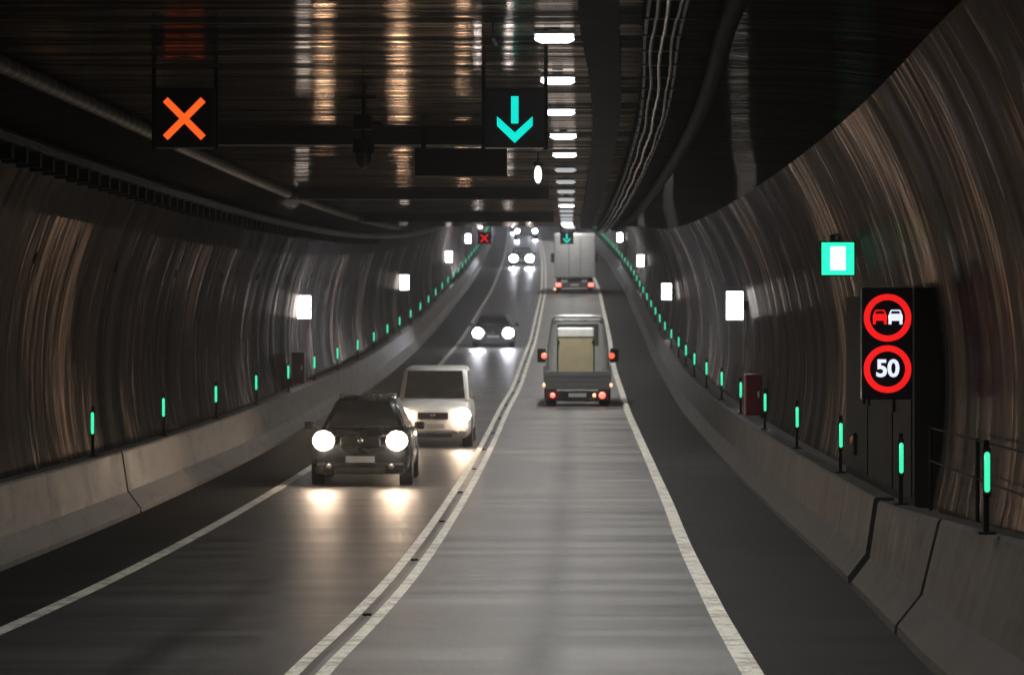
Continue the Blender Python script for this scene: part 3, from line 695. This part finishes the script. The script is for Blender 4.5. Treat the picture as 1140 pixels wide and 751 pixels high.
for s in (-1, 1):
    obj("side_board", bx((min(s*.96, s*1.0), .05, .90), (max(s*.96, s*1.0), 3.15, 1.2)), M_bed, r)
    obj("marker_light", ball((s * .99, .0, .63), (.045, .04, .06)), M_tailw, r)
    wheel(r, s * .80, .9, .34, .3); wheel(r, s * .85, 4.9, .34, .22)
    tl = obj("tail_light", bx((s * .73 - .19, -.03, .22), (s * .73 + .19, .02, .44), .01), mat("tail_housing", (.14, .01, .008), .4), r)
    obj("tail_lens", ball((s * .73, -.03, .33), (.10 if s > 0 else .075, .03, .10 if s > 0 else .075), 16), M_tail, tl, True)
    mi = obj("side_mirror", bx((s * 1.12 - .13, 4.55, 1.16), (s * 1.12 + .13, 4.7, 1.60), .04), M_trim, r); obj("mirror_arm", bx((min(s*.9, s*1.08), 4.6, 1.25), (max(s*.9, s*1.08), 4.66, 1.30)), M_trim, mi)
    obj("mirror_reflection", ball((s * 1.04, 4.53, 1.37), (.085, .03, .09), 16), M_tail, mi, True)  # red reflection in the mirror, put in as a glowing part
    obj("mud_flap", bx((s * .80 - .18, .35, .18), (s * .80 + .18, .38, .7)), M_trim, r)
obj("light_bar", bx((-.95, .021, .18), (.95, .08, .46), .01), M_trim, r)
obj("number_plate", bx((-.26, -.01, .28), (.26, .02, .39)), M_plate, r); obj("reverse_lamp", ball((.50, -.0, .33), (.06, .03, .06)), mat("lamp_amber"), r)
obj("underrun_bar", bx((-.62, .02, .08), (.62, .08, .14), .01), mat("pale_bar", (.5, .5, .48), .4), r)
place(r, 106, 2.12, False)
tr = r
r = empty("crate"); tag(r, "cream crate with a bright white lid standing on the flatbed truck", "crate")
obj("crate_box", bx((-.53, 0, 0), (.53, 1.0, 1.12), .02), mat("crate_cream", (.50, .44, .27), .5), r); obj("lid", bx((-.54, -.02, 1.121), (.54, 1.02, 1.40), .04), mat("lid_white", (.9, .89, .85), .4), r)
for s in (-1, 1): obj("corner_post", bx((s * .54 - .02, -.03, 0), (s * .54 + .02, -.003, 1.10)), M_trim, r); 
for s in (-1, 1): obj("latch", bx((s * .52 - .04, -.05, .92), (s * .52 + .04, -.031, 1.04)), M_trim, r)
place(r, 106.5, 2.07, False); r.location.z += .901

# box truck
r = empty("box_truck"); tag(r, "grey box truck seen from behind far up the driving lane", "truck")
M_boxt = mat("truck_box_grey", (.42, .42, .42), .5)
obj("cargo_box", bx((-1.26, 0, 1.0), (1.26, 7, 3.62), .03), M_boxt, r)
for s in (-1, 1): obj("rear_door", bx((min(s*.01, s*1.2), -.016, 1.08), (max(s*.01, s*1.2), -.001, 3.52), .004), mat("truck_door", (.38, .38, .38), .5), r)
for x in (-.35, .35): obj("lock_rod", cy((x, -.03, 1.1), (x, -.03, 3.5), .015, 8), M_dark, r)
obj("cab", bx((-1.1, 7.1, .6), (1.1, 9, 2.7), .1), M_boxt, r)
obj("chassis", bx((-.45, .2, .62), (.45, 8, .99)), M_trim, r)
bp_ = obj("rear_bar", bx((-1.2, -.02, .38), (1.2, .12, .72), .02), mat("rear_bar_grey", (.10, .08, .08), .5), r)
for s in (-1, 1):
    obj("tail_light", bx((s * 1.0 - .16, -.045, .45), (s * 1.0 + .16, -.021, .68), .005), M_tail, r)
    for y in (1.6, 7.9): wheel(r, s * .98, y, .48, .3)
    obj("side_mirror", bx((s * 1.38 - .12, 8.0, 1.7), (s * 1.38 + .12, 8.15, 2.3), .03), M_trim, r)
obj("marker_light", ball((-1.22, -.03, .3), (.07, .04, .08)), M_tailw, r)
obj("number_plate", bx((-.26, -.035, .5), (.26, -.021, .61)), M_plate, r)
place(r, 221, 1.95, False)

# ------------------------------------------------------------ haze in the tunnel air
if HAZE > 0:
    o = obj("haze", bx((-14, -45, -2), (20, 530, 32)), None); m = bpy.data.materials.new("tunnel_haze"); m.use_nodes = True
    N = m.node_tree.nodes; N.clear(); out = N.new("ShaderNodeOutputMaterial"); pv = N.new("ShaderNodeVolumePrincipled")
    pv.inputs["Density"].default_value = HAZE; pv.inputs["Color"].default_value = (.9, .9, .9, 1); pv.inputs["Anisotropy"].default_value = .9
    m.node_tree.links.new(pv.outputs[0], out.inputs["Volume"]); o.data.materials.append(m); tag(o, kind="stuff")
